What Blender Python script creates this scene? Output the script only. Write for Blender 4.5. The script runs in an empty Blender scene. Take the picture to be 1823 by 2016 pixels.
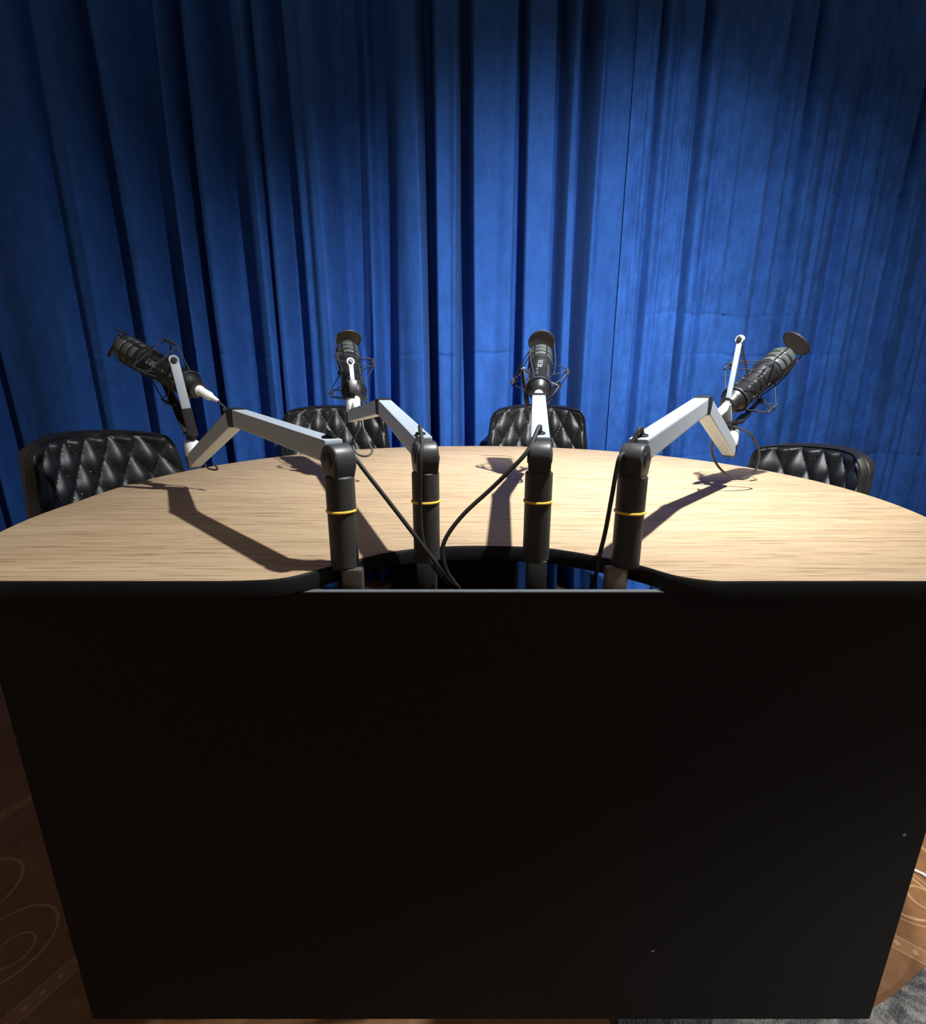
import bpy, bmesh, math, random
import numpy as np
from mathutils import Vector, Matrix
R = random.Random(7)
sc = bpy.context.scene
col = sc.collection
V = Vector

# ------------------------------------------------------------------ camera
F = 920.0
TH = math.atan(F / 3640.0)
CAM = V((0.0, -0.461, 0.93))
cs, sn = math.cos(TH), math.sin(TH)
def _ray(px, py):
    u = (px - 911.5) / F; v = (py - 1008) / F
    return V((u, cs - v * sn, -(v * cs + sn)))
def at_y(px, py, y):
    r = _ray(px, py); return CAM + r * ((y - CAM.y) / r.y)
cam_d = bpy.data.cameras.new('camera')
cam = bpy.data.objects.new('camera', cam_d); col.objects.link(cam)
cam.location = CAM
cam.rotation_euler = (math.pi / 2 - TH, 0, 0)
cam_d.sensor_fit = 'VERTICAL'; cam_d.sensor_height = 36.0
cam_d.lens = 36.0 * F / 2016.0
cam_d.clip_start = 0.01
sc.camera = cam
sc.view_settings.view_transform = 'Standard'
sc.view_settings.look = 'None'
sc.view_settings.gamma = 1.0
sc.view_settings.use_curve_mapping = False
sc.view_settings.exposure = 0.0

# ------------------------------------------------------------------ materials
def new_mat(name):
    m = bpy.data.materials.new(name); m.use_nodes = True
    nt = m.node_tree; b = nt.nodes['Principled BSDF']
    return m, nt, b
def N(nt, kind, **kw):
    n = nt.nodes.new(kind)
    for k, v in kw.items():
        if k in n.inputs: n.inputs[k].default_value = v
        else: setattr(n, k, v)
    return n
def L(nt, a, b): nt.links.new(a, b)
def math_node(nt, op, a, b=None, c=None):
    n = nt.nodes.new('ShaderNodeMath'); n.operation = op
    for i, x in enumerate((a, b, c)):
        if x is None: continue
        if isinstance(x, (int, float)): n.inputs[i].default_value = x
        else: nt.links.new(x, n.inputs[i])
    return n.outputs[0]
def ramp(nt, fac, stops):
    r = nt.nodes.new('ShaderNodeValToRGB')
    el = r.color_ramp.elements
    while len(el) < len(stops): el.new(0.5)
    for e, (p, c) in zip(el, stops):
        e.position = p; e.color = (*c, 1)
    nt.links.new(fac, r.inputs[0]); return r.outputs[0]
def obj_coord(nt, scale):
    tc = nt.nodes.new('ShaderNodeTexCoord'); mp = nt.nodes.new('ShaderNodeMapping')
    mp.inputs['Scale'].default_value = scale
    nt.links.new(tc.outputs['Object'], mp.inputs['Vector']); return mp.outputs[0]

def plain(name, c, rough=0.5, metal=0.0, var=0.12, nscale=60, bump=0.0, spec=0.5, coat=0.0):
    m, nt, b = new_mat(name)
    co = obj_coord(nt, (1, 1, 1))
    n = N(nt, 'ShaderNodeTexNoise', Scale=nscale, Detail=4.0); L(nt, co, n.inputs['Vector'])
    lo = tuple(x * (1 - var) for x in c); hi = tuple(min(1, x * (1 + var)) for x in c)
    L(nt, ramp(nt, n.outputs[0], [(0.3, lo), (0.7, hi)]), b.inputs['Base Color'])
    b.inputs['Roughness'].default_value = rough
    b.inputs['Metallic'].default_value = metal
    b.inputs['Specular IOR Level'].default_value = spec
    b.inputs['Coat Weight'].default_value = coat
    if bump:
        bp = N(nt, 'ShaderNodeBump', Strength=bump, Distance=0.002); L(nt, n.outputs[0], bp.inputs['Height'])
        L(nt, bp.outputs[0], b.inputs['Normal'])
    return m
M = {}
M['black_plastic'] = plain('black plastic', (0.013, 0.013, 0.014), 0.45)
M['black_pole'] = plain('black coated tube', (0.036, 0.036, 0.035), 0.55, var=0.08)
M['black_joint'] = plain('black joint metal', (0.045, 0.047, 0.05), 0.42, var=0.08)
M['black_laminate'] = plain('black laminate', (0.0145, 0.0128, 0.0132), 0.7, var=0.25, nscale=500, bump=0.15, spec=0.2)
M['edge_black'] = plain('black edge moulding', (0.006, 0.006, 0.0065), 0.5, spec=0.3)
M['raw_edge'] = plain('grey board edge', (0.10, 0.11, 0.12), 0.6)
M['silver'] = plain('anodised aluminium', (0.46, 0.53, 0.60), 0.42, metal=0.25, var=0.04, nscale=200)
M['fork_highlight'] = plain('fork plate with painted highlight', (0.30, 0.34, 0.38), 0.5, metal=0.2, var=0.04)  # silver of the near plates stands for the lamp's highlight, put into colour
M['white_metal'] = plain('polished white metal', (0.85, 0.87, 0.86), 0.25, metal=0.2, var=0.03)
M['yellow'] = plain('yellow ring plastic', (0.95, 0.58, 0.07), 0.4, var=0.05)
M['clamp'] = plain('grey clamp metal', (0.10, 0.085, 0.068), 0.45, metal=0.3)
M['mic_black'] = plain('satin black microphone', (0.007, 0.0075, 0.0085), 0.38, var=0.15, nscale=120)
M['grille'] = plain('grey green grille mesh', (0.085, 0.098, 0.09), 0.45, metal=0.5, var=0.35, nscale=900)
M['pop_foam'] = plain('grey pop filter gauze', (0.040, 0.043, 0.055), 0.85, var=0.2, nscale=700)
M['rubber'] = plain('black rubber', (0.010, 0.010, 0.011), 0.55)
M['elastic'] = plain('dark elastic cord', (0.010, 0.012, 0.022), 0.7)
M['cable'] = plain('grey black cable', (0.020, 0.019, 0.019), 0.5)
M['print'] = plain('grey print', (0.22, 0.24, 0.24), 0.5)
M['chrome'] = plain('chrome', (0.6, 0.6, 0.62), 0.15, metal=1.0, var=0.03)
M['white_cable'] = plain('white cable', (0.75, 0.72, 0.68), 0.5, var=0.05)
M['wall'] = plain('dark painted wall', (0.03, 0.03, 0.035), 0.8)
M['bounce_clamp'] = plain('clamp block with wood bounce in colour', (0.20, 0.165, 0.12), 0.5)  # tan puts the light bouncing off the wood into the colour

# black quilted leather
m, nt, b = new_mat('black leatherette'); M['leather'] = m
co = obj_coord(nt, (1, 1, 1))
n = N(nt, 'ShaderNodeTexVoronoi', Scale=420.0); L(nt, co, n.inputs['Vector'])
n2 = N(nt, 'ShaderNodeTexNoise', Scale=28.0, Detail=3.0); L(nt, co, n2.inputs['Vector'])
bp = N(nt, 'ShaderNodeBump', Strength=0.25, Distance=0.001); L(nt, n.outputs['Distance'], bp.inputs['Height'])
bp2 = N(nt, 'ShaderNodeBump', Strength=0.15, Distance=0.006); L(nt, n2.outputs[0], bp2.inputs['Height'])
L(nt, bp.outputs[0], bp2.inputs['Normal']); L(nt, bp2.outputs[0], b.inputs['Normal'])
L(nt, ramp(nt, n2.outputs[0], [(0.3, (0.005, 0.0055, 0.006)), (0.7, (0.009, 0.0095, 0.0105))]), b.inputs['Base Color'])
b.inputs['Roughness'].default_value = 0.47
b.inputs['Specular IOR Level'].default_value = 0.75

# wood laminate with grain along x
m, nt, b = new_mat('light oak laminate'); M['wood'] = m
co = obj_coord(nt, (1.3, 26, 1))
n = N(nt, 'ShaderNodeTexNoise', Scale=3.2, Detail=8.0, Roughness=0.62, Distortion=0.35); L(nt, co, n.inputs['Vector'])
co2 = obj_coord(nt, (5.5, 125, 1))
n2 = N(nt, 'ShaderNodeTexNoise', Scale=2.4, Detail=4.0, Roughness=0.6); L(nt, co2, n2.inputs['Vector'])
co3 = obj_coord(nt, (0.7, 3.0, 1))
n3 = N(nt, 'ShaderNodeTexNoise', Scale=2.0, Detail=2.0); L(nt, co3, n3.inputs['Vector'])
c1 = ramp(nt, n.outputs[0], [(0.28, (0.385, 0.268, 0.152)), (0.48, (0.475, 0.345, 0.205)), (0.66, (0.53, 0.39, 0.24))])
c2 = ramp(nt, n2.outputs[0], [(0.34, (0.55, 0.49, 0.43)), (0.47, (1, 1, 1)), (1.0, (1.0, 1.0, 1.0))])
mx = N(nt, 'ShaderNodeMix', data_type='RGBA', blend_type='MULTIPLY'); mx.inputs[0].default_value = 0.95
L(nt, c1, mx.inputs[6]); L(nt, c2, mx.inputs[7])
c3 = ramp(nt, n3.outputs[0], [(0.3, (0.88, 0.87, 0.87)), (0.7, (1.0, 1.0, 1.0))])
mx2 = N(nt, 'ShaderNodeMix', data_type='RGBA', blend_type='MULTIPLY'); mx2.inputs[0].default_value = 1.0
L(nt, mx.outputs[2], mx2.inputs[6]); L(nt, c3, mx2.inputs[7])
L(nt, mx2.outputs[2], b.inputs['Base Color'])
b.inputs['Roughness'].default_value = 0.48
b.inputs['Specular IOR Level'].default_value = 0.35

# blue velvet
def velvet(name, crush):
    m, nt, b = new_mat(name)
    co = obj_coord(nt, (1, 1, 0.45))
    n = N(nt, 'ShaderNodeTexNoise', Scale=26.0, Detail=6.0, Roughness=0.65); L(nt, co, n.inputs['Vector'])
    cf = obj_coord(nt, (1, 1, 1))
    nf = N(nt, 'ShaderNodeTexNoise', Scale=420.0, Detail=2.0); L(nt, cf, nf.inputs['Vector'])
    cl = obj_coord(nt, (1, 1, 0.7))
    nl = N(nt, 'ShaderNodeTexNoise', Scale=4.0, Detail=5.0, Roughness=0.7, Distortion=0.8); L(nt, cl, nl.inputs['Vector'])
    a = math_node(nt, 'MULTIPLY', n.outputs[0], 0.45)
    a = math_node(nt, 'MULTIPLY_ADD', nf.outputs[0], 0.25, a)
    a = math_node(nt, 'MULTIPLY_ADD', nl.outputs[0], 0.30, a)
    k = 0.30 * crush
    base = (0.025, 0.092, 0.345)
    L(nt, ramp(nt, a, [(0.36, tuple(x * (1 - k) for x in base)), (0.64, tuple(x * (1 + k) for x in base))]), b.inputs['Base Color'])
    b.inputs['Roughness'].default_value = 0.85
    b.inputs['Specular IOR Level'].default_value = 0.08
    b.inputs['Sheen Weight'].default_value = 0.25
    b.inputs['Sheen Roughness'].default_value = 0.38
    b.inputs['Sheen Tint'].default_value = (0.14, 0.28, 0.62, 1)
    bp = N(nt, 'ShaderNodeBump', Strength=0.22 * crush, Distance=0.01)
    L(nt, a, bp.inputs['Height']); L(nt, bp.outputs[0], b.inputs['Normal'])
    return m
M['velvet'] = velvet('pleated blue velvet', 0.8)
M['velvet_crushed'] = velvet('creased blue velvet', 1.35)

# patterned floor covering
m, nt, b = new_mat('brown patterned floor'); M['floor'] = m
tc = nt.nodes.new('ShaderNodeTexCoord'); sp = nt.nodes.new('ShaderNodeSeparateXYZ'); L(nt, tc.outputs['Object'], sp.inputs[0])
X, Y = sp.outputs[0], sp.outputs[1]
co = obj_coord(nt, (1, 1, 1))
nn = N(nt, 'ShaderNodeTexNoise', Scale=55.0, Detail=6.0); L(nt, co, nn.inputs['Vector'])
nb = N(nt, 'ShaderNodeTexNoise', Scale=6.0, Detail=3.0); L(nt, co, nb.inputs['Vector'])
t = math_node(nt, 'MULTIPLY_ADD', nn.outputs[0], 0.5, math_node(nt, 'MULTIPLY', nb.outputs[0], 0.5))
basec = ramp(nt, t, [(0.35, (0.155, 0.068, 0.022)), (0.65, (0.245, 0.118, 0.044))])
def ring_mask(cx, cy, r, w):
    dx = math_node(nt, 'SUBTRACT', X, cx); dy = math_node(nt, 'SUBTRACT', Y, cy)
    d = math_node(nt, 'SQRT', math_node(nt, 'ADD', math_node(nt, 'MULTIPLY', dx, dx), math_node(nt, 'MULTIPLY', dy, dy)))
    return math_node(nt, 'LESS_THAN', math_node(nt, 'ABSOLUTE', math_node(nt, 'SUBTRACT', d, r)), w)
def band(px_, py_, ang, hw):
    ca, sa = math.cos(ang), math.sin(ang)
    dx = math_node(nt, 'SUBTRACT', X, px_); dy = math_node(nt, 'SUBTRACT', Y, py_)
    al = math_node(nt, 'ADD', math_node(nt, 'MULTIPLY', dx, ca), math_node(nt, 'MULTIPLY', dy, sa))
    ac = math_node(nt, 'SUBTRACT', math_node(nt, 'MULTIPLY', dy, ca), math_node(nt, 'MULTIPLY', dx, sa))
    aac = math_node(nt, 'ABSOLUTE', ac)
    inside = math_node(nt, 'LESS_THAN', aac, hw)
    edge = math_node(nt, 'LESS_THAN', math_node(nt, 'ABSOLUTE', math_node(nt, 'SUBTRACT', aac, hw)), 0.0010)
    f = math_node(nt, 'ABSOLUTE', math_node(nt, 'SUBTRACT', math_node(nt, 'FRACT', math_node(nt, 'MULTIPLY', al, 1 / 0.024)), 0.5))
    dia = math_node(nt, 'LESS_THAN', math_node(nt, 'ADD', math_node(nt, 'MULTIPLY', f, 0.024), aac), 0.0055)
    return inside, math_node(nt, 'MAXIMUM', edge, dia)
line = None; bandm = None
for cx, cy, r, w in [(-0.791, 0.143, 0.066, 0.0022), (-0.775, 0.135, 0.028, 0.0016), (-0.938, 0.231, 0.0678, 0.0022), (-0.92, 0.43, 0.05, 0.002),
                     (0.842, 0.235, 0.053, 0.0022), (0.875, 0.222, 0.022, 0.0018), (0.93, 0.31, 0.042, 0.0025), (0.842, 0.235, 0.064, 0.0011), (1.05, 0.42, 0.065, 0.0022)]:
    k = ring_mask(cx, cy, r, w); line = k if line is None else math_node(nt, 'MAXIMUM', line, k)
for px_, py_, ang, hw in [(-0.668, 0.0875, math.atan2(0.045, 0.024), 0.0135), (0.768, 0.139, math.atan2(-0.027, 0.033), 0.0135), (-1.0, 0.5, 1.1, 0.0135), (1.1, 0.62, -0.6, 0.0135)]:
    i, l = band(px_, py_, ang, hw)
    bandm = i if bandm is None else math_node(nt, 'MAXIMUM', bandm, i); line = math_node(nt, 'MAXIMUM', line, l)
mx = N(nt, 'ShaderNodeMix', data_type='RGBA'); L(nt, math_node(nt, 'MULTIPLY', bandm, 0.7), mx.inputs[0]); L(nt, basec, mx.inputs[6]); mx.inputs[7].default_value = (0.30, 0.16, 0.072, 1)
mx2 = N(nt, 'ShaderNodeMix', data_type='RGBA'); L(nt, math_node(nt, 'MULTIPLY', line, 0.6), mx2.inputs[0]); L(nt, mx.outputs[2], mx2.inputs[6]); mx2.inputs[7].default_value = (0.50, 0.33, 0.19, 1)
L(nt, mx2.outputs[2], b.inputs['Base Color'])
b.inputs['Roughness'].default_value = 0.5

# mottled rug
m, nt, b = new_mat('grey mottled rug'); M['rug'] = m
co = obj_coord(nt, (1, 1, 1))
n = N(nt, 'ShaderNodeTexNoise', Scale=19.0, Detail=8.0, Roughness=0.7, Distortion=1.2); L(nt, co, n.inputs['Vector'])
n2 = N(nt, 'ShaderNodeTexNoise', Scale=300.0, Detail=3.0); L(nt, co, n2.inputs['Vector'])
L(nt, ramp(nt, math_node(nt, 'MULTIPLY_ADD', n2.outputs[0], 0.2, math_node(nt, 'MULTIPLY', n.outputs[0], 0.8)),
     [(0.36, (0.035, 0.045, 0.065)), (0.47, (0.12, 0.13, 0.14)), (0.54, (0.24, 0.245, 0.24)), (0.66, (0.42, 0.45, 0.52))]), b.inputs['Base Color'])
bp = N(nt, 'ShaderNodeBump', Strength=0.6, Distance=0.004); L(nt, n2.outputs[0], bp.inputs['Height']); L(nt, bp.outputs[0], b.inputs['Normal'])
b.inputs['Roughness'].default_value = 0.95

# ------------------------------------------------------------------ mesh helpers
def frame(d, up=V((0, 0, 1))):
    z = V(d).normalized()
    x = V(up).cross(z)
    if x.length < 1e-4: x = V((1, 0, 0)).cross(z)
    x.normalize(); y = z.cross(x)
    return Matrix((x, y, z)).transposed()         # columns: side, up, along

class MB:
    def __init__(s): s.bm = bmesh.new()
    def _box(s, mat4, bev, seg=2):
        t = bmesh.new(); bmesh.ops.create_cube(t, size=1.0, matrix=mat4)
        if bev: bmesh.ops.bevel(t, geom=t.edges[:], offset=bev, segments=seg, profile=0.6, affect='EDGES')
        s._merge(t); return s
    def _merge(s, t):
        me = bpy.data.meshes.new('tmp'); t.to_mesh(me); t.free(); s.bm.from_mesh(me); bpy.data.meshes.remove(me)
    def box(s, c, size, bev=0.002, rot=None):
        m4 = Matrix.Translation(V(c)) @ (rot.to_4x4() if rot else Matrix()) @ Matrix.Diagonal((*size, 1))
        return s._box(m4, bev)
    def bar(s, p0, p1, w, h, bev=0.002, up=V((0, 0, 1))):
        p0, p1 = V(p0), V(p1); Rm = frame(p1 - p0, up)
        return s.box((p0 + p1) / 2, (w, h, (p1 - p0).length), bev, Rm)
    def lathe(s, p0, axis, prof, n=32, cap=True):
        Rm = frame(axis); p0 = V(p0); rings = []
        for t, r in prof:
            rings.append([s.bm.verts.new(p0 + Rm @ V((r * math.cos(2 * math.pi * k / n), r * math.sin(2 * math.pi * k / n), t))) for k in range(n)])
        for a, b_ in zip(rings, rings[1:]):
            for k in range(n):
                s.bm.faces.new((a[k], a[(k + 1) % n], b_[(k + 1) % n], b_[k]))
        if cap:
            s.bm.faces.new(list(reversed(rings[0]))); s.bm.faces.new(rings[-1])
        return s
    def cyl(s, p0, p1, r, n=24, bev=0.0):
        p0, p1 = V(p0), V(p1); l = (p1 - p0).length
        pr = [(0, r), (l, r)] if not bev else [(0, r - bev), (bev, r), (l - bev, r), (l, r - bev)]
        return s.lathe(p0, p1 - p0, pr, n)
    def torus(s, c, axis, Rr, r, n=40, k=10):
        Rm = frame(axis); c = V(c); g = []
        for i in range(n):
            a = 2 * math.pi * i / n; row = []
            for j in range(k):
                q = 2 * math.pi * j / k
                row.append(s.bm.verts.new(c + Rm @ V(((Rr + r * math.cos(q)) * math.cos(a), (Rr + r * math.cos(q)) * math.sin(a), r * math.sin(q)))))
            g.append(row)
        for i in range(n):
            for j in range(k):
                s.bm.faces.new((g[i][j], g[(i + 1) % n][j], g[(i + 1) % n][(j + 1) % k], g[i][(j + 1) % k]))
        return s
    def tube(s, pts, r, k=10, smooth=8):
        pts = [V(p) for p in pts]
        if smooth and len(pts) > 2:
            out = []
            P = [pts[0] * 2 - pts[1]] + pts + [pts[-1] * 2 - pts[-2]]
            for i in range(1, len(P) - 2):
                for q in range(smooth):
                    t = q / smooth; a, b_, c, d = P[i - 1:i + 3]
                    out.append(0.5 * ((2 * b_) + (c - a) * t + (2 * a - 5 * b_ + 4 * c - d) * t * t + (3 * b_ - a - 3 * c + d) * t ** 3))
            out.append(pts[-1]); pts = out
        rings = []; side = None
        for i, p in enumerate(pts):
            d = (pts[min(i + 1, len(pts) - 1)] - pts[max(i - 1, 0)]).normalized()
            if side is None:
                side = d.orthogonal().normalized()
            else:
                side = (side - d * side.dot(d)).normalized()
            u = d.cross(side)
            rings.append([s.bm.verts.new(p + (side * math.cos(2 * math.pi * j / k) + u * math.sin(2 * math.pi * j / k)) * r) for j in range(k)])
        for a, b_ in zip(rings, rings[1:]):
            for j in range(k):
                s.bm.faces.new((a[j], a[(j + 1) % k], b_[(j + 1) % k], b_[j]))
        s.bm.faces.new(list(reversed(rings[0]))); s.bm.faces.new(rings[-1])
        return s
    def prism(s, poly, z0, z1, bev=0.0, mat4=None, tri=True):
        t = bmesh.new()
        a = [t.verts.new((x, y, z0)) for x, y in poly]; b_ = [t.verts.new((x, y, z1)) for x, y in poly]
        n = len(poly)
        f0 = t.faces.new(list(reversed(a))); f1 = t.faces.new(b_)
        for k in range(n): t.faces.new((a[k], a[(k + 1) % n], b_[(k + 1) % n], b_[k]))
        if bev:
            es = [e for e in t.edges if any(f in (f0, f1) for f in e.link_faces)]
            bmesh.ops.bevel(t, geom=es, offset=bev, segments=3, profile=0.5, affect='EDGES')
        if mat4 is not None: bmesh.ops.transform(t, matrix=mat4, verts=t.verts[:])
        s._merge(t); return s
    def build(s, name, mat, parent=None, smooth=True, origin=None):
        bm = s.bm
        bmesh.ops.recalc_face_normals(bm, faces=bm.faces[:])
        o0 = V(origin) if origin is not None else None
        me = bpy.data.meshes.new(name)
        inv = None
        if parent is not None: inv = world_of(parent).inverted()
        elif o0 is not None: inv = Matrix.Translation(-o0)
        if inv is not None: bm.transform(inv)
        for f in bm.faces: f.smooth = smooth
        if smooth:
            for e in bm.edges:
                if len(e.link_faces) == 2 and e.calc_face_angle(0) > 0.6: e.smooth = False
        bm.to_mesh(me); bm.free()
        me.materials.append(mat)
        o = bpy.data.objects.new(name, me); col.objects.link(o)
        if parent is not None: o.parent = parent
        elif o0 is not None: o.location = o0
        return o
def world_of(o):
    m = o.matrix_basis.copy() if o.parent is None else world_of(o.parent) @ o.matrix_basis
    return m
def tag(o, label=None, cat=None, group=None, kind=None):
    if label: o['label'] = label
    if cat: o['category'] = cat
    if group: o['group'] = group
    if kind: o['kind'] = kind
    return o
def empty(name, loc, label, cat, group=None, rz=0.0):
    o = bpy.data.objects.new(name, None); col.objects.link(o)
    o.location = loc; o.rotation_euler = (0, 0, rz); o.empty_display_size = 0.05
    return tag(o, label, cat, group)

# ------------------------------------------------------------------ setting
tag(MB().box((0, 0.6, -0.02), (6.4, 4.4, 0.04), 0).build('floor', M['floor'], smooth=False), kind='structure')
tag(MB().box((0, 2.06, 1.4), (6.4, 0.08, 2.8), 0).build('wall_back', M['wall'], smooth=False), kind='structure')

# ------------------------------------------------------------------ curtains
MX = 0.002192                     # metres per photo pixel on the curtain plane at mid height
def wx(p): return (p - 911.5) * MX
#  fold valleys: (px at mid height, width px, depth m)
VAL = [(20, 26, .03), (160, 24, .07), (196, 10, .008), (239, 30, .12), (284, 10, .012), (327, 46, .16), (345, 8, .02), (366, 8, .008), (395, 22, .15), (430, 12, .012), (471, 32, .15),
       (512, 14, .018), (540, 9, .07), (560, 10, .010), (582, 18, .10), (603, 8, .01), (622, 10, .03), (640, 10, .012), (675, 24, .15), (692, 10, .02), (712, 20, .12), (731, 8, .01),
       (754, 26, .15), (789, 10, .015), (847, 24, .16), (866, 10, .015), (885, 8, .02), (916, 24, .17), (950, 14, .008), (974, 12, .016),
       (1015, 18, .14), (1034, 12, .006), (1060, 14, .008), (1087, 24, .15), (1112, 10, .012), (1135, 24, .16), (1167, 9, .03), (1183, 8, .012)]
VALR = [(1248, 9, .06), (1276, 7, .025), (1300, 14, .008), (1325, 10, .075), (1358, 8, .022), (1390, 14, .006), (1430, 16, .008), (1467, 8, .03), (1490, 16, .008),
        (1514, 9, .05), (1558, 12, .02), (1622, 8, .015), (1665, 14, .008), (1716, 9, .04), (1745, 16, .012), (1775, 10, .03), (1810, 9, .03), (1850, 10, .05)]
def curtain(name, x0, x1, vals, mat, label, seed, y_base, wr, crease, saws=(), ridges=()):
    rs = np.random.RandomState(seed)
    nx = int((x1 - x0) / 0.0026); xs = np.linspace(x0, x1, nx)
    zs = np.concatenate([np.linspace(0.004, 2.62, 150), np.array([a + d for a in crease for d in (-.012, -.006, 0, .006, .012)])]); zs = np.unique(np.round(zs, 4)); nz = len(zs)
    XX, ZZ = np.meshgrid(xs, zs)
    D = np.zeros_like(XX)
    for (p, w, dep) in vals:
        c = wx(p); big = dep >= .1; dep = dep * 1.4 if big else dep; hw = w * MX * ((0.84 if p < 800 else 0.58) if big else 0.72 if dep > .03 else 1.25); ex = (4.0 if p < 800 else 5.0) if big else 3.0 if dep > .03 else 2.0
        drift = rs.uniform(-.012, .012) * np.sin((ZZ - 1.0) * rs.uniform(.8, 1.6) + rs.uniform(0, 6)) * (1.0 if dep < .05 else .6)
        fade = 1.0 + 0.12 * np.sin(ZZ * rs.uniform(1, 2.5) + rs.uniform(0, 6))
        wid = hw * (1.0 + 0.18 * np.sin(ZZ * rs.uniform(1, 2) + rs.uniform(0, 6)))
        q = (XX - c - drift) / wid
        g = np.exp(-np.abs(q) ** ex)
        if dep > .05 and p < 800:                      # these folds lean: crisp right edge, soft left flank
            g = np.where(q > 0, 0.62 * g + 0.38 * np.exp(-np.abs(q / 2.3) ** 1.6), g)
        D += dep * fade * g
    for pr in ridges:
        c = wx(pr); amp = rs.uniform(.006, .013); wd = rs.uniform(.006, .011)
        D -= amp * np.exp(-((XX - c - .006 * np.sin(ZZ * rs.uniform(1, 2.5) + pr)) / wd) ** 2) * np.clip((ZZ - 0.9) / 0.7, 0.12, 1)
    for (pa, pb, dep) in saws:
        a, b_ = wx(pa), wx(pb); t = (XX - a) / (b_ - a)
        D += dep * np.clip(t, 0, 1) ** 1.3 * (1 / (1 + np.exp(np.clip((XX - b_) / 0.004, -40, 40)))) * np.clip((2.5 - ZZ) / 0.8, 0.25, 1)
    D = np.minimum(D, 0.24)
    # broad roll of the cloth between the folds and small vertical wrinkles
    for _ in range(14):
        f = rs.uniform(6, 34); D += wr * 0.012 / (f ** 0.5) * np.sin(XX * f + rs.uniform(0, 6) + 0.5 * np.sin(ZZ * rs.uniform(.5, 1.5)))
    for _ in range(16):
        f = rs.uniform(60, 190); amp = wr * 0.0006 * (60 / f)
        D += amp * np.sin(XX * f + rs.uniform(0, 6) + 1.6 * np.sin(ZZ * rs.uniform(.6, 2.2) + rs.uniform(0, 6))) * (0.55 + 0.45 * np.sin(ZZ * rs.uniform(1, 3) + XX * 3))
    for cz in crease:      # packing creases running across the cloth
        wob = 0.008 * np.sin(XX * 9 + cz * 5) + 0.004 * np.sin(XX * 31)
        D += 0.0055 * np.exp(-((ZZ - cz - wob) / 0.007) ** 2) * (0.5 + 0.5 * np.sin(XX * 5 + cz * 7))
    YY = y_base + D - 0.03 * np.clip((0.16 - ZZ) / 0.16, 0, 1) ** 2
    XO = XX + 0.0
    verts = np.stack([XO, YY, ZZ], -1).reshape(-1, 3)
    back = verts.copy(); back[:, 1] += 0.003
    idx = np.arange(nx * nz).reshape(nz, nx)
    q = np.stack([idx[:-1, :-1], idx[:-1, 1:], idx[1:, 1:], idx[1:, :-1]], -1).reshape(-1, 4)
    me = bpy.data.meshes.new(name)
    me.vertices.add(len(verts)); me.vertices.foreach_set('co', verts.astype(np.float32).ravel())
    me.loops.add(q.size); me.loops.foreach_set('vertex_index', q.astype(np.int32).ravel())
    me.polygons.add(len(q)); me.polygons.foreach_set('loop_start', np.arange(0, q.size, 4, dtype=np.int32))
    me.polygons.foreach_set('use_smooth', np.ones(len(q), dtype=bool))
    me.update(calc_edges=True); me.validate()
    me.materials.append(mat)
    o = bpy.data.objects.new(name, me); col.objects.link(o)
    s = o.modifiers.new('thickness', 'SOLIDIFY'); s.thickness = 0.003; s.offset = 0
    return tag(o, label, 'curtain')
extra = [(-40, 24, .10), (-95, 20, .12), (-150, 26, .1), (-230, 22, .12), (-290, 24, .10), (-345, 22, .12), (-410, 26, .11), (-470, 22, .12)]
curtain('velvet_curtain', wx(-540), wx(1209), VAL + extra, M['velvet'],
        'deeply pleated blue velvet curtain hanging behind the left and middle of the table', 3, 1.655, 0.55, [1.10, 1.72])
curtain('velvet_curtain', wx(1203), wx(2110), VALR + [(1900, 14, .08), (1960, 16, .09), (2030, 16, .1)], M['velvet_crushed'],
        'flatter creased blue velvet curtain hanging behind the right end of the table', 11, 1.630, 0.6, [0.66, 1.09, 1.25, 1.70], [(1550, 1614, .075), (1660, 1718, .03), (1745, 1800, .035), (1430, 1468, .012)],
        [1211, 1227, 1243, 1280, 1308, 1335, 1363, 1393, 1454, 1485, 1513, 1529, 1564, 1584, 1640, 1657, 1699, 1735, 1790, 1830])

# ------------------------------------------------------------------ table
TZ = 0.745
desk = empty('podcast_table', (0.035, 0.45, 0), 'large rounded table with oak top, black edge and big black front panel', 'table')
C0, RR = (0.035, 0.52), 0.741
def catmull(pts, k=6):
    out = []; P = [(2 * pts[0][0] - pts[1][0], 2 * pts[0][1] - pts[1][1])] + pts + [(2 * pts[-1][0] - pts[-2][0], 2 * pts[-1][1] - pts[-2][1])]
    for i in range(1, len(P) - 2):
        a, b_, c, d = P[i - 1:i + 3]
        for q in range(k):
            t = q / k
            out.append(tuple(0.5 * (2 * b_[j] + (c[j] - a[j]) * t + (2 * a[j] - 5 * b_[j] + 4 * c[j] - d[j]) * t * t + (3 * b_[j] - a[j] - 3 * c[j] + d[j]) * t ** 3) for j in (0, 1)))
    out.append(pts[-1]); return out
NOTCH = [(-.262, -.0195), (-.225, -.0185), (-.183, -.010), (-.143, .025), (-.092, .068), (-.039, .089), (.018, .095), (.075, .091), (.112, .082), (.157, .056), (.195, .026), (.222, -.004), (.255, -.0185), (.292, -.0195)]
a0 = math.asin((-.0195 - C0[1]) / RR)
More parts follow.
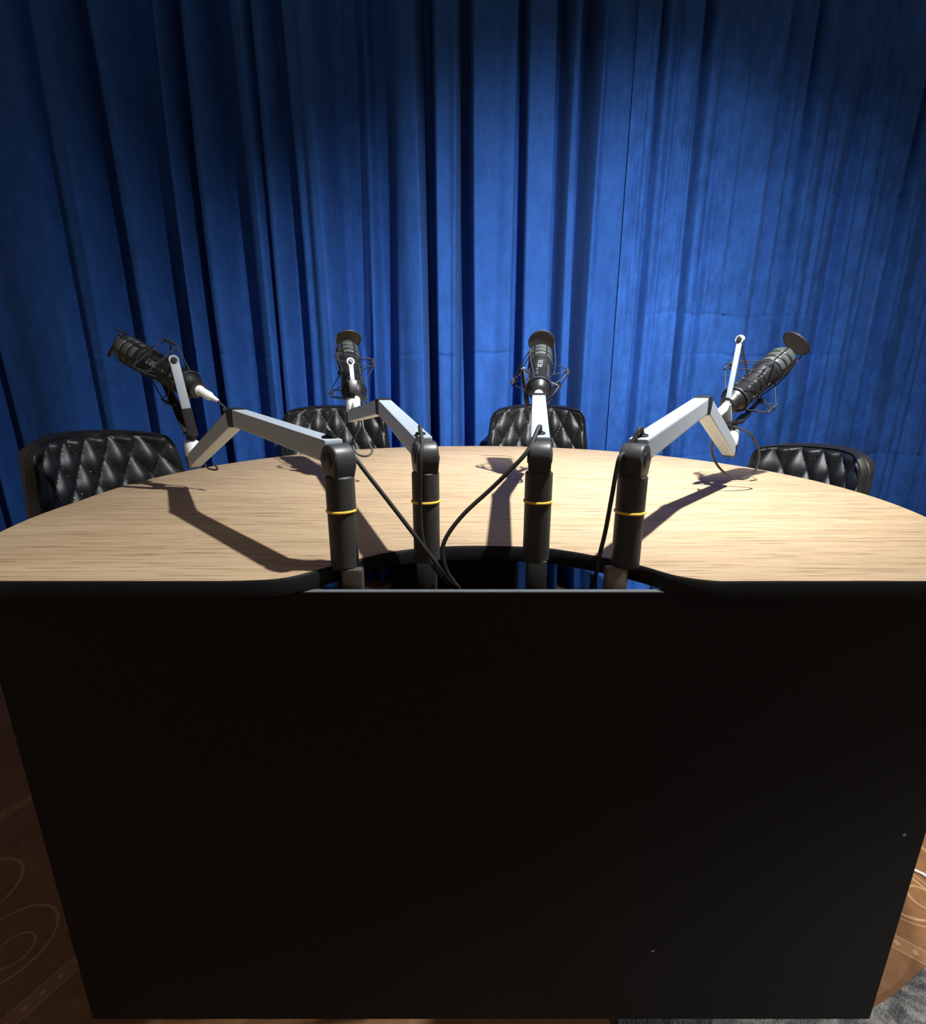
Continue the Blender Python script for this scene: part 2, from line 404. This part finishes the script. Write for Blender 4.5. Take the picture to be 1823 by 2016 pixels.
def outline(off):
    Rr = RR - off; pts = []
    aa = math.asin((-.0195 + off - C0[1]) / Rr)
    n = 140
    for k in range(n + 1):
        a = aa + (math.pi - 2 * aa) * k / n
        pts.append((C0[0] + Rr * math.cos(a), C0[1] + Rr * math.sin(a)))
    pts = [(x - 0.057 * max(0.0, (.35 - y) / .35) if x < 0 else x, y) for x, y in pts]
    cn = catmull(NOTCH)
    if off:                                            # push the notch curve into the board
        q = []
        for i, p in enumerate(cn):
            a = cn[max(i - 1, 0)]; b_ = cn[min(i + 1, len(cn) - 1)]
            dx, dy = b_[0] - a[0], b_[1] - a[1]; l = math.hypot(dx, dy)
            q.append((p[0] - dy / l * off, p[1] + dx / l * off))
        cn = q
    return pts + cn
inn = outline(0.0035)
out = outline(0.0)
MB().prism(inn, TZ - 0.0195, TZ, 0.0).build('tabletop', M['wood'], desk, smooth=False)
eb = MB(); n = len(out)
ro = [[eb.bm.verts.new((x, y, z)) for x, y in pl] for pl, z in ((inn, TZ - 0.0003), ([((o[0] + i[0]) / 2, (o[1] + i[1]) / 2) for o, i in zip(out, inn)], TZ - 0.0003), (out, TZ - 0.0030), (out, TZ - 0.0175), (inn, TZ - 0.0200))]
for a, b_ in zip(ro, ro[1:] + ro[:1]):
    for k in range(n): eb.bm.faces.new((a[k], a[(k + 1) % n], b_[(k + 1) % n], b_[k]))
eb.build('edge_band', M['edge_black'], desk)
# front panel
fp = MB().box(((-0.519 + 0.570) / 2, 0.004, (0.080 + 0.7250) / 2), (1.089, 0.008, 0.6450), 0.0006).build('front_panel', M['black_laminate'], desk, smooth=False)
tag(MB().box((0.0255, 0.004, 0.7252), (1.085, 0.0068, 0.0008), 0).build('panel_edge', M['raw_edge'], fp, smooth=False), label='thin grey top edge of the front panel')
for px, py in ((1285, 1872), (1780, 1643)):
    p = at_y(px, py, 0.0)
    MB().lathe((p.x, 0.0005, p.z), (0, -1, 0), [(0, .0022), (.0008, .0022), (.0014, .0012)], 12).build('screw', M['chrome'], fp)
ped = MB().box((-0.02, 0.52, 0.36), (0.25, 0.22, 0.722), 0.004)
ped.box((-0.02, 0.52, 0.012), (0.5, 0.44, 0.024), 0.006)
ped.build('pedestal', M['black_laminate'], desk, smooth=False)
lg = MB().box((0.120, 0.66, 0.36), (0.032, 0.05, 0.722), 0.003)
tag(lg.build('leg', plain('dark brown wood', (0.035, 0.018, 0.010), 0.5), desk, smooth=False), label='dark brown wooden leg')

# ------------------------------------------------------------------ microphone arms
AL = 0.29
def arm(P, base_z, elbow, end, label, ring_z, clamp_dx, cmat='clamp'):
    P = V(P); elbow, end = V(elbow), V(end)
    root = empty('microphone_stand', (P.x, P.y, base_z), label, 'microphone stand', 'microphone stands clamped in the table notch')
    rp = 0.0152
    sh = 0.846
    MB().lathe((P.x, P.y, base_z), (0, 0, 1), [(0, rp - .001), (.001, rp), (ring_z - base_z - .0012, rp), (ring_z - base_z - .0012, rp - .001), (ring_z - base_z + .0012, rp - .001),
              (ring_z - base_z + .0012, rp + .0002), (sh - base_z - .0015, rp + .0002), (sh - base_z, rp - .001)], 40).build('pole', M['black_pole'], root)
    MB().torus((P.x, P.y, ring_z), (0, 0, 1), rp + .0001, .0016, 48, 8).build('ring', M['yellow'], root)
    # hinge head
    az = V((elbow.x - P.x, elbow.y - P.y, 0)).normalized(); sd = V((-az.y, az.x, 0))
    h = MB(); prof = []
    zc_, rr = 0.8635, 0.0165
    for k in range(17):
        a = math.pi * k / 16; prof.append((rr * math.cos(a), zc_ + rr * math.sin(a)))
    prof += [(-rr * .98, sh + .010), (-rr * .74, sh - .001), (rr * .74, sh - .001), (rr * .98, sh + .010)]
    m4 = Matrix.Translation((P.x, P.y, 0)) @ Matrix((az, V((0, 0, 1)), az.cross(V((0, 0, 1))))).transposed().to_4x4()
    h.prism(prof, -0.0125, 0.0125, 0.003, m4)
    jn = h.build('joint', M['black_joint'], root)
    for sgn in (-1, 1): MB().lathe(V((P.x, P.y, zc_)) + az.cross(V((0, 0, 1))) * (0.0120 * sgn), az.cross(V((0, 0, 1))) * sgn, [(0, .0085), (.0012, .0085), (.0018, .0075)], 24).build('pivot_bolt', M['black_plastic'], jn)
    top = V((P.x, P.y, zc_ + .007))
    w, hh = 0.0215, 0.0245
    d1 = (elbow - top).normalized()
    ua = MB().bar(top + d1 * 0.008, elbow - d1 * 0.004, w, hh, 0.0022).build('upper_arm', M['silver'], root, smooth=False)
    g = top + d1 * 0.022; upn = frame(d1) @ V((0, 1, 0))
    MB().torus(g + upn * (hh / 2 + .0005), upn, .0045, .0016, 20, 8).build('cable_grommet', M['rubber'], ua)
    d2 = (end - elbow).normalized()
    # elbow: a flattened black plate hinge joining both profiles
    n1 = frame(d1) @ V((0, 1, 0)); n2 = frame(d2) @ V((0, 1, 0))
    eb_ = MB()
    side = frame(d1) @ V((1, 0, 0))
    eb_.bar(elbow - side * 0.0112, elbow + side * 0.0112, 0.026, 0.026, 0.006, up=n1)
    bis = (d1 - d2).normalized()
    eb_.bar(elbow - d1 * .015, elbow + d1 * .004, w + .0012, hh + .0012, 0.002)
    eb_.bar(elbow - d2 * .004, elbow + d2 * .012, w + .0012, hh + .0012, 0.002)
    eb_.build('elbow_joint', M['black_plastic'], root)
    MB().bar(elbow + d2 * 0.004, end, w, hh, 0.0022).build('lower_arm', M['silver'], root, smooth=False)
    MB().bar(end - d2 * 0.008, end + d2 * 0.004, w + .0012, hh + .0012, 0.0015).build('end_cap', M['black_plastic'], root)
    # swivel spigot standing on the arm end
    q = end - d2 * 0.014 + n2 * (hh / 2)
    sw = MB().lathe(q - V((0, 0, .004)), (0, 0, 1), [(0, .0125), (.002, .0135), (.022, .0135), (.026, .0125), (.029, .009), (.030, .006), (.034, .006)], 28)
    tag(sw.build('swivel', M['white_metal'], root), label='bright white metal swivel')
    # table clamp below the pole
    cl = MB().box((P.x, P.y, TZ - 0.0005), (0.024, 0.024, 0.004), 0.001)
    cl.build('base_plate', M['black_plastic'], root)
    cc = MB(); cc.box((P.x + clamp_dx, P.y - 0.007, 0.705), (0.023, 0.016, 0.080), 0.003)
    cc.build('clamp_block', M[cmat], root)
    cs_ = MB().cyl((P.x + clamp_dx, P.y + 0.012, 0.650), (P.x + clamp_dx, P.y + 0.012, 0.726), 0.006)
    cs_.build('clamp_screw', M['chrome'], root)
    return root, q + V((0, 0, .030)), g + upn * (hh / 2 + .001)
e1 = V((-.333, .240, .897)); e4 = V((.360, .260, .914)); e2 = V((-.131, .330, .910)); e3 = V((.126, .340, .918))
A1, s1, g1 = arm((-.131, .029), .7455, e1, (-.522, .440, .803), 'microphone arm bending far left from the leftmost pole in the table notch', .8085, 0.010)
A2, s2, g2 = arm((-.042, .056), .7425, e2, (-.238, .560, .884), 'microphone arm on the second pole from the left, its silver bar rising left', .8125, 0.0, 'black_pole')
A3, s3, g3 = arm((.085, .056), .7425, e3, (.160, .590, .852), 'microphone arm on the third pole from the left, its silver bar pointing straight away', .8125, 0.0, 'black_pole')
A4, s4, g4 = arm((.181, .031), .7455, e4, (.527, .463, .822), 'microphone arm with bright bars bending right from the rightmost pole', .8065, -0.012, 'bounce_clamp')

# ------------------------------------------------------------------ microphones
def glyph(mb, ch, o, ex, ey, nrm, s):
    S = {'R': [((0, 0), (0, 1)), ((0, 1), (.6, 1)), ((.6, 1), (.6, .5)), ((.6, .5), (0, .5)), ((.2, .5), (.65, 0))],
         'E': [((0, 0), (0, 1)), ((0, 1), (.6, 1)), ((0, .5), (.5, .5)), ((0, 0), (.6, 0))],
         '2': [((0, 1), (.6, 1)), ((.6, 1), (.6, .5)), ((.6, .5), (0, .5)), ((0, .5), (0, 0)), ((0, 0), (.6, 0))],
         '0': [((0, 0), (0, 1)), ((0, 1), (.6, 1)), ((.6, 1), (.6, 0)), ((.6, 0), (0, 0))]}
    for (a, b_) in S[ch]:
        p = o + ex * (a[0] * s) + ey * (a[1] * s); q = o + ex * (b_[0] * s) + ey * (b_[1] * s)
        mb.bar(p, q, 0.0012, 0.0007, 0, up=nrm)
def microphone(tail, tip, base, label, text, pop_side, ends, pop=None, flat=0.0, light=True, knee=None, pw=.0150):
    tail, tip, base = V(tail), V(tip), V(base)
    ax = (tip - tail).normalized(); Lm = (tip - tail).length
    root = empty('microphone', base, label, 'microphone', 'microphones on the table arms')
    Fm = frame(ax); side, up = Fm @ V((1, 0, 0)), Fm @ V((0, 1, 0))
    k = Lm / 0.215
    MB().lathe(tail, ax, [(0, .013), (.002 * k, .0165), (.010 * k, .0175), (.016 * k, .021), (.030 * k, .0255), (.036 * k, .0258), (.040 * k, .0245), (.120 * k, .0245), (.124 * k, .0262), (.158 * k, .0262), (.160 * k, .0225)], 40).build('body', M['mic_black'], root)
    # long side vents and rings on the body
    vt = MB()
    for a in range(6):
        an = a * math.pi / 3 + .3; r_ = side * math.cos(an) + up * math.sin(an)
        for t in range(6):
            c = tail + ax * (.052 + .0115 * t) * k + r_ * .0245
            vt.bar(c - ax * .003, c + ax * .003, .0035 if t % 2 else .006, .0016, .0006, up=r_)
    vt.build('side_vents', M['grille'], root)
    g = MB().lathe(tail + ax * (.157 * k), ax, [(0, .0235), (.004, .0260), (.013, .0260), (.015, .0240), (.018, .0240), (.020, .0268), (.030, .0268), (.032, .0243), (.035, .0243), (.037, .0268), (.049, .0262), (.055, .0225), (.057, .015)], 40)
    gr = g.build('grille', M['grille'], root)
    cg = MB()
    for t in (.0165, .0335): cg.torus(tail + ax * (.157 * k + t), ax, .0252, .0022, 40, 8)
    for a in range(6):
        an = a * math.pi / 3; r_ = side * math.cos(an) + up * math.sin(an)
        cg.bar(tail + ax * (.157 * k + .002) + r_ * .0262, tail + ax * (.157 * k + .052) + r_ * .0258, .0035, .0035, .001, up=r_)
    cg.torus(tip + ax * .003, ax, .0215, .0022, 40, 8)
    cg.build('grille_cage', M['mic_black'], gr)
    # pop filter disc in front of the grille
    pc = V(pop) if pop else tip + ax * .022
    vw = (pc - CAM).normalized(); pn = (ax - vw * ax.dot(vw) * flat).normalized()
    pf = MB().lathe(pc - pn * .001, pn, [(0, .029), (.002, .029)], 40).build('pop_filter', M['pop_foam'], root)
    rim = MB().torus(pc, pn, .0292, .0022, 48, 10); rim.build('rim', M['rubber'], pf)
    st = MB(); ps = V(pop_side).normalized(); ps = (ps - ax * ps.dot(ax)).normalized()
    st.tube([pc + ps * .030, tip + ps * .034 - ax * .03, tail + ax * (.10 * k) + ps * .030], .0012, 8, 6)
    st.build('strut', M['elastic'], pf)
    # elastic suspension
    mid = tail + ax * (Lm * .40)
    En, Ef = V(ends[0]), V(ends[1])
    hz = (En - Ef); hz = (hz - ax * hz.dot(ax)).normalized()
    pv = hz.cross(ax).normalized()
    if pv.z < 0: pv = -pv
    sm = MB()
    tips = []
    for i, an in enumerate((math.radians(40), math.radians(140), math.radians(220), math.radians(320))):
        r_ = hz * math.cos(an) + pv * math.sin(an)
        tips.append(mid + r_ * .060)
    for q in tips:
        r_ = (q - mid).normalized()
        for t in (-.052, .052):
            sm.tube([q + ax * .012 * (1 if t > 0 else -1), mid + ax * t + r_ * .026], .0011, 6, 0)
        sm.tube([q - ax * .016, q + ax * .016], .0022, 8, 0)
        sm.tube([q, mid + r_ * .026], .0011, 6, 0)
    sm.torus(mid + ax * .052, ax, .0262, .0016, 36, 8); sm.torus(mid - ax * .052, ax, .0262, .0016, 36, 8)
    for a, b_ in ((0, 3), (1, 2)):
        sm.tube([tips[a] + ax * .016, tips[b_] + ax * .016], .0010, 6, 0); sm.tube([tips[a] - ax * .016, tips[b_] - ax * .016], .0010, 6, 0)
    sm.build('suspension_frame', M['elastic'], root)
    for q in tips: MB().box(q, (.010, .006, .006), .0015, frame(ax)).build('clip', M['black_plastic'], root)
    # forked yoke: two flat bars with round eyes
    low = base + V((0, 0, .008))
    hh = (En - Ef); hh.z = 0; hh = hh.normalized() if hh.length > .01 else V((-1, 0, 0))
    yk = MB().cyl(base - V((0, 0, .004)), base + V((0, 0, .012)), .0085)
    yk.bar(low + hh * .022, low - hh * .022, .018, .006, .002)
    yk.build('yoke', M['mic_black'], root)
    for sgn, c in ((1, En), (-1, Ef)):
        a = low + hh * (.020 * sgn)
        kn = V(knee) if (knee and sgn > 0) else a + (c - a) * .36
        nrm = (En - Ef).normalized() * sgn
        def flatbar(mb, p, q, w_, t_):
            d = (q - p).normalized(); nb = (nrm - d * nrm.dot(d)).normalized()
            mb.bar(p, q, w_, t_, .001, up=nb); return nb
        f1 = MB(); flatbar(f1, a, kn, .0170, .0050); fa = f1.build('fork_arm', M['mic_black'], root)
        f2 = MB(); nb = flatbar(f2, kn, c, pw, .0042)
        f2.lathe(c - nb * .0021, nb, [(0, .0080), (.0042, .0080)], 28)
        fo = f2.build('fork_plate', M['fork_highlight'] if (sgn > 0 and light) else M['mic_black'], root)
        MB().lathe(c + nb * .0015, nb, [(0, .0048), (.003, .0048), (.004, .0036)], 20).build('pivot_screw', M['black_plastic'], fo)
        if sgn > 0 and light: tag(fo, label='fork plate with a round eye, lamp highlight painted in silver')
        sm2 = MB().tube([c, mid + (c - mid).normalized() * .028], .0022, 8, 0); sm2.build('pivot_pin', M['black_plastic'], root)
    # tail plug
    pl = MB().lathe(tail + ax * .002, -ax, [(0, .0095), (.006, .0095), (.007, .0085), (.030, .0080), (.033, .0060), (.042, .0045), (.050, .003)], 24)
    tag(pl.build('plug', M['white_metal'], root), label='silver cable plug')
    # lettering along the body
    if text:
        tx = MB(); view = (CAM - mid); nrm = (view - ax * view.dot(ax)).normalized(); ey = nrm.cross(ax).normalized()
        if ey.z < 0 and abs(ax.x) > .3: ey = -ey
        ex = ax if text > 0 else -ax
        o = mid + nrm * .0249 - ey * .004 + ax * (-.002 if text > 0 else .040)
        for i, ch in enumerate('RE20'): glyph(tx, ch, o + ex * (.0085 * i), ex, ey, nrm, .008)
        tx.build('lettering', M['print'], root)
    return root, tail - ax * .045
m1, p1 = microphone((-.493, .440, .937), (-.655, .500, 1.014), s1, 'black microphone on the leftmost arm, tilted to the left in its cradle', -1, (.2, -.4, 1),
                    (at_y(342, 708, .400), at_y(318, 738, .520)), at_y(230, 676, .515), 0.93)
m2, p2 = microphone((-.226, .550, .918), (-.276, .715, 1.032), s2, 'black microphone second from left, pointing up and away above a chair', 0, (-.8, -.6, .3),
                    (at_y(690, 712, .545), at_y(672, 735, .650)), at_y(686, 668, .735), 0.55, True, None, .009)
m3, p3 = microphone((.157, .540, .930), (.184, .700, 1.020), s3, 'black microphone second from right, with lettering, directly behind an upright silver bar', 1, (1, 0, 0),
                    (at_y(1029, 728, .585), at_y(1100, 760, .600)), at_y(1066, 674, .720), 0.25, False)
m4, p4 = microphone((.514, .470, .907), (.658, .548, 1.000), s4, 'black microphone on the rightmost arm, tilted right with its round screen showing', 0, (.6, 0, -1),
                    (at_y(1457, 668, .480), at_y(1496, 788, .545)), at_y(1567, 676, .575), 0.62, True, at_y(1431, 800, .465), .009)

# ------------------------------------------------------------------ cables
def cable(name, runs, label, group, mat='cable'):
    rt = None
    p0 = runs[0][1][0]
    rt = empty(name, p0, label, 'cable', group)
    for nm, pts, r in runs: MB().tube(pts, r, 10, 8).build(nm, M[mat], rt)
    return rt
def pix(lst): return [at_y(*p) for p in lst]
cable('microphone_cable', [('cable_run', [g1, g1 + V((.004, -.006, .007))] + pix([(672, 880, .046), (692, 893, .036), (722, 932, .03), (775, 1000, .026), (835, 1078, .024), (882, 1138, .026), (906, 1165, .029)]) + [V((.002, .033, .66)), V((.004, .04, .5))], .0024),
     ('cable_loop', [p1, p1 + V((.025, -.01, -.020)), at_y(440, 806, .36), at_y(456, 818, .265)], .0022),
     ('cable_loop', pix([(395, 905, .45), (410, 922, .44), (428, 924, .43), (420, 912, .44)]), .0018)],
     'black cable running diagonally from the leftmost pole down to the panel', 'microphone cables')
cable('microphone_cable', [('cable_run', [g2, g2 + V((0, -.008, .008))] + pix([(831, 872, .048), (828, 905, .036), (827, 985, .036), (832, 1060, .033), (850, 1110, .030), (878, 1145, .028), (896, 1165, .029)]) + [V((-.004, .033, .66)), V((-.006, .04, .5))], .0022),
     ('cable_loop', [p2, at_y(706, 835, .53), at_y(694, 870, .52), at_y(703, 893, .51), at_y(722, 898, .51), at_y(733, 888, .52), at_y(724, 868, .53), at_y(716, 845, .55), at_y(712, 815, .57)], .0022)],
     'black cable running down the front of the second pole from the left', 'microphone cables')
cable('microphone_cable', [('cable_run', [g3, g3 + V((-.003, -.008, .007))] + pix([(1040, 886, .046), (1005, 925, .04), (965, 964, .04), (915, 1010, .035), (882, 1052, .03), (871, 1085, .027), (880, 1125, .026), (903, 1165, .029)]) + [V((.0, .036, .66)), V((.0, .045, .5))], .0024),
     ('cable_loop', [p3, p3 + V((0, -.02, -.03)), at_y(1050, 850, .47), at_y(1058, 870, .5), s3 - V((0, 0, .03))], .0022)],
     'black cable curving left from the third pole before dropping behind the panel', 'microphone cables')
cable('microphone_cable', [('cable_run', [g4, g4 + V((-.006, -.006, .007))] + pix([(1238, 884, .032), (1221, 899, .020), (1214, 925, .018), (1205, 975, .016), (1192, 1045, .016), (1180, 1095, .020), (1172, 1135, .028)]) + [V((.146, .035, .70)), V((.146, .04, .5))], .0024),
     ('cable_loop', [p4, at_y(1470, 850, .44), at_y(1484, 866, .44), at_y(1494, 884, .44), at_y(1492, 915, .44), at_y(1472, 940, .44), at_y(1445, 941, .43), at_y(1420, 925, .43), at_y(1404, 900, .43), at_y(1402, 872, .42), at_y(1412, 850, .39)], .0022)],
     'black cable hanging straight beside the rightmost pole', 'microphone cables')

# ------------------------------------------------------------------ chairs
def chair(cx, cy, face, top, W, label, curve=.11, flare=.10, dia=.080):
    """face = heading of the sitter in radians"""
    root = empty('quilted_chair', (cx, cy, 0), label, 'chair', 'black quilted chairs around the table', face - math.pi / 2)
    # local frame: +y is where the sitter looks, back shell at y about -0.0
    def loc(x, y, z): return world_of(root) @ V((x, y, z))
    H = .40; zb = top - H
    nu, nv = 120, 96
    def half(v):                                          # half width by height
        return W / 2 * (1.0 - flare * v * 1.2) if v < .85 else W / 2 * (1.0 - flare * 1.02 - .25 * ((v - .85) / .15) ** 2.4 * .55)
    def shell(u, v, push):
        hw = half(v); x = hw * u
        y = curve * abs(u) ** 2.2 - .055 * v + push
        z = zb + H * v - .018 * abs(u) ** 3 * v
        return x, y, z
    mb = MB(); front = []; back = []
    for j in range(nv + 1):
        v = j / nv; fr = []; bk = []
        for i in range(nu + 1):
            u = -1 + 2 * i / nu
            edge = min(1 - abs(u), (1 - v) * H / (W / 2), 1.0)
            X_, Z_ = u * W / 2, v * H
            a = (X_ + Z_ * .62) / dia; b_ = (X_ - Z_ * .62) / dia
            puff = (abs(math.sin(math.pi * a)) * abs(math.sin(math.pi * b_))) ** .70 * .018
            k = min(1, max(0, (edge - .055) / .05))
            rim = .008 * (1 - abs(min(1, edge / .055) * 2 - 1) ** 2) if edge < .055 else 0
            groove = -.004 * math.exp(-((edge - .062) / .010) ** 2)
            rnd = -.028 * (1 - min(1, edge / .06)) ** 2
            fr.append(mb.bm.verts.new(loc(*shell(u, v, puff * k + rim + groove + rnd))))
            bk.append(mb.bm.verts.new(loc(*shell(u * .985, v * .992, -.060 + .026 * (1 - min(1, edge / .10)) ** 2))))
        front.append(fr); back.append(bk)
    for j in range(nv):
        for i in range(nu):
            mb.bm.faces.new((front[j][i], front[j][i + 1], front[j + 1][i + 1], front[j + 1][i]))
            mb.bm.faces.new((back[j][i], back[j + 1][i], back[j + 1][i + 1], back[j][i + 1]))
    for j in range(nv):
        mb.bm.faces.new((front[j][0], front[j + 1][0], back[j + 1][0], back[j][0])); mb.bm.faces.new((front[j][nu], back[j][nu], back[j + 1][nu], front[j + 1][nu]))
    for i in range(nu):
        mb.bm.faces.new((front[0][i], back[0][i], back[0][i + 1], front[0][i + 1])); mb.bm.faces.new((front[nv][i], front[nv][i + 1], back[nv][i + 1], back[nv][i]))
    mb.build('backrest', M['leather'], root)
    pp = MB()
    pts = [loc(*shell(-.985, v / 20, -.028)) for v in range(2, 20)] + [loc(*shell(u / 20, .99, -.026)) for u in range(-19, 20)] + [loc(*shell(.985, v / 20, -.028)) for v in range(19, 1, -1)]
    pp.tube(pts, .004, 8, 0); pp.build('piping', M['leather'], root)
    # seat cushion
    st = MB(); zs_ = zb + .02; n = 40; pl = []
    for k in range(n):
        a = 2 * math.pi * k / n
        c, s_ = math.cos(a), math.sin(a)
        pl.append((W * .46 * math.copysign(abs(c) ** .55, c), .20 + .20 * math.copysign(abs(s_) ** .6, s_)))
    st.prism(pl, zs_ - .09, zs_, .022, world_of(root)); st.build('seat', M['leather'], root)
    hub = .30
    MB().cyl(loc(0, .2, .075), loc(0, .2, zs_ - .085), .022).build('gas_column', M['black_plastic'], root)
    for k in range(5):
        a = 2 * math.pi * k / 5 + .3
        e = loc(.24 * math.cos(a), .2 + .24 * math.sin(a), .035)
        lg = MB().bar(loc(0, .2, .085), e, .03, .02, .005).build('leg', M['chrome'], root, smooth=False)
        MB().cyl((e.x, e.y, 0.001), (e.x, e.y, .032), .018, bev=.004).build('foot_glide', M['black_plastic'], lg)
    return root
def look(cx, cy, tx, ty): return math.atan2(ty - cy, tx - cx)
chair(-1.0, .835, look(-1.0, .835, .05, .50), .830, .505, 'black quilted chair at the left end of the table', .10, .20)
chair(-.515, 1.46, math.radians(-78), .885, .470, 'black quilted chair behind the table, left of centre', .09, .13)
chair(.300, 1.46, math.radians(-97), .888, .460, 'black quilted chair behind the table, right of centre', .09, .17)
chair(1.085, 1.00, math.radians(196), .775, .43, 'low black quilted chair at the right end of the table', .09, .13)

# ------------------------------------------------------------------ rug and floor cable
rg = MB(); nx, ny = 90, 60
edge = lambda x: .046 + .35 * max(0.0, min(x, 1.2) - .60) + .006 * math.sin((x - .3) * 14)
gr = []
for i in range(nx + 1):
    x = .235 + 1.4 * i / nx; row = []
    for j in range(ny + 1):
        t = j / ny; y = edge(x) - t * 1.0
        z = .006 + .004 * math.sin(x * 23 + y * 9) * math.sin(y * 17) * (1 - 0.3 * t)
        z += .016 * math.exp(-((t - .028) / .022) ** 2) * min(1, max(0, (x - .60) / .12))
        z = max(z, .003)
        row.append(rg.bm.verts.new((x, y, z)))
    gr.append(row)
for i in range(nx):
    for j in range(ny): rg.bm.faces.new((gr[i][j], gr[i + 1][j], gr[i + 1][j + 1], gr[i][j + 1]))
bdry = [gr[i][0] for i in range(nx + 1)] + [gr[nx][j] for j in range(1, ny + 1)] + [gr[i][ny] for i in range(nx - 1, -1, -1)] + [gr[0][j] for j in range(ny - 1, 0, -1)]
low = [rg.bm.verts.new((v.co.x, v.co.y, .0005)) for v in bdry]
for k in range(len(bdry)): rg.bm.faces.new((bdry[k], bdry[(k + 1) % len(bdry)], low[(k + 1) % len(bdry)], low[k]))
tag(rg.build('rug', M['rug'], origin=(.9, -.3, 0)), 'grey and white mottled rug on the floor in front of the table', 'rug')
tag(MB().tube([(.70, .36, .003), (.80, .33, .003), (.907, .272, .003), (.925, .245, .003), (1.0, .22, .003), (1.12, .24, .003), (1.3, .2, .003)], .0028, 10, 8).build('floor_cable', M['white_cable'], origin=(.907, .272, 0)),
    'thin white cable lying on the brown floor right of the black panel', 'cable')

# ------------------------------------------------------------------ light
def spot(name, loc, target, power, size, blend, rad, color):
    d = bpy.data.lights.new(name, 'SPOT'); d.energy = power; d.spot_size = math.radians(size); d.spot_blend = blend
    d.shadow_soft_size = rad; d.color = color
    o = bpy.data.objects.new(name, d); col.objects.link(o); o.location = loc
    o.rotation_euler = (V(target) - V(loc)).to_track_quat('-Z', 'Y').to_euler(); return o
LAMP = (0.42, 0.03, 1.85)
spot('lamp_table_head', LAMP, (-0.25, 0.38, 0.745), 104, 128, 1.0, 0.015, (0.97, 0.985, 1.0))
spot('lamp_curtain_added', LAMP, (0.50, 1.65, 0.50), 195, 112, 1.0, 0.015, (0.97, 0.985, 1.0))  # second cone added at the single lamp to shape light on the curtain
spot('room_downlight', (1.75, -0.15, 2.4), (1.75, 0.25, 0.0), 190, 66, 0.5, 0.05, (1.0, 0.93, 0.84))
spot('curtain_base_fill', (1.9, 0.5, 2.4), (0.05, 1.66, 0.10), 115, 42, 0.6, 0.04, (0.97, 0.985, 1.0))  # added fill without a fixture, brightens the curtain base below the table
spot('front_floor_fill', (2.8, -0.9, 1.1), (0.75, 0.04, 0.0), 130, 28, 0.9, 0.04, (1.0, 0.95, 0.88))  # added low fill, unseen, to light the rug strip and right floor
w = bpy.data.worlds.new('world'); sc.world = w; w.use_nodes = True
bg = w.node_tree.nodes['Background']; bg.inputs[0].default_value = (1.0, 0.80, 0.62, 1); bg.inputs[1].default_value = 0.13
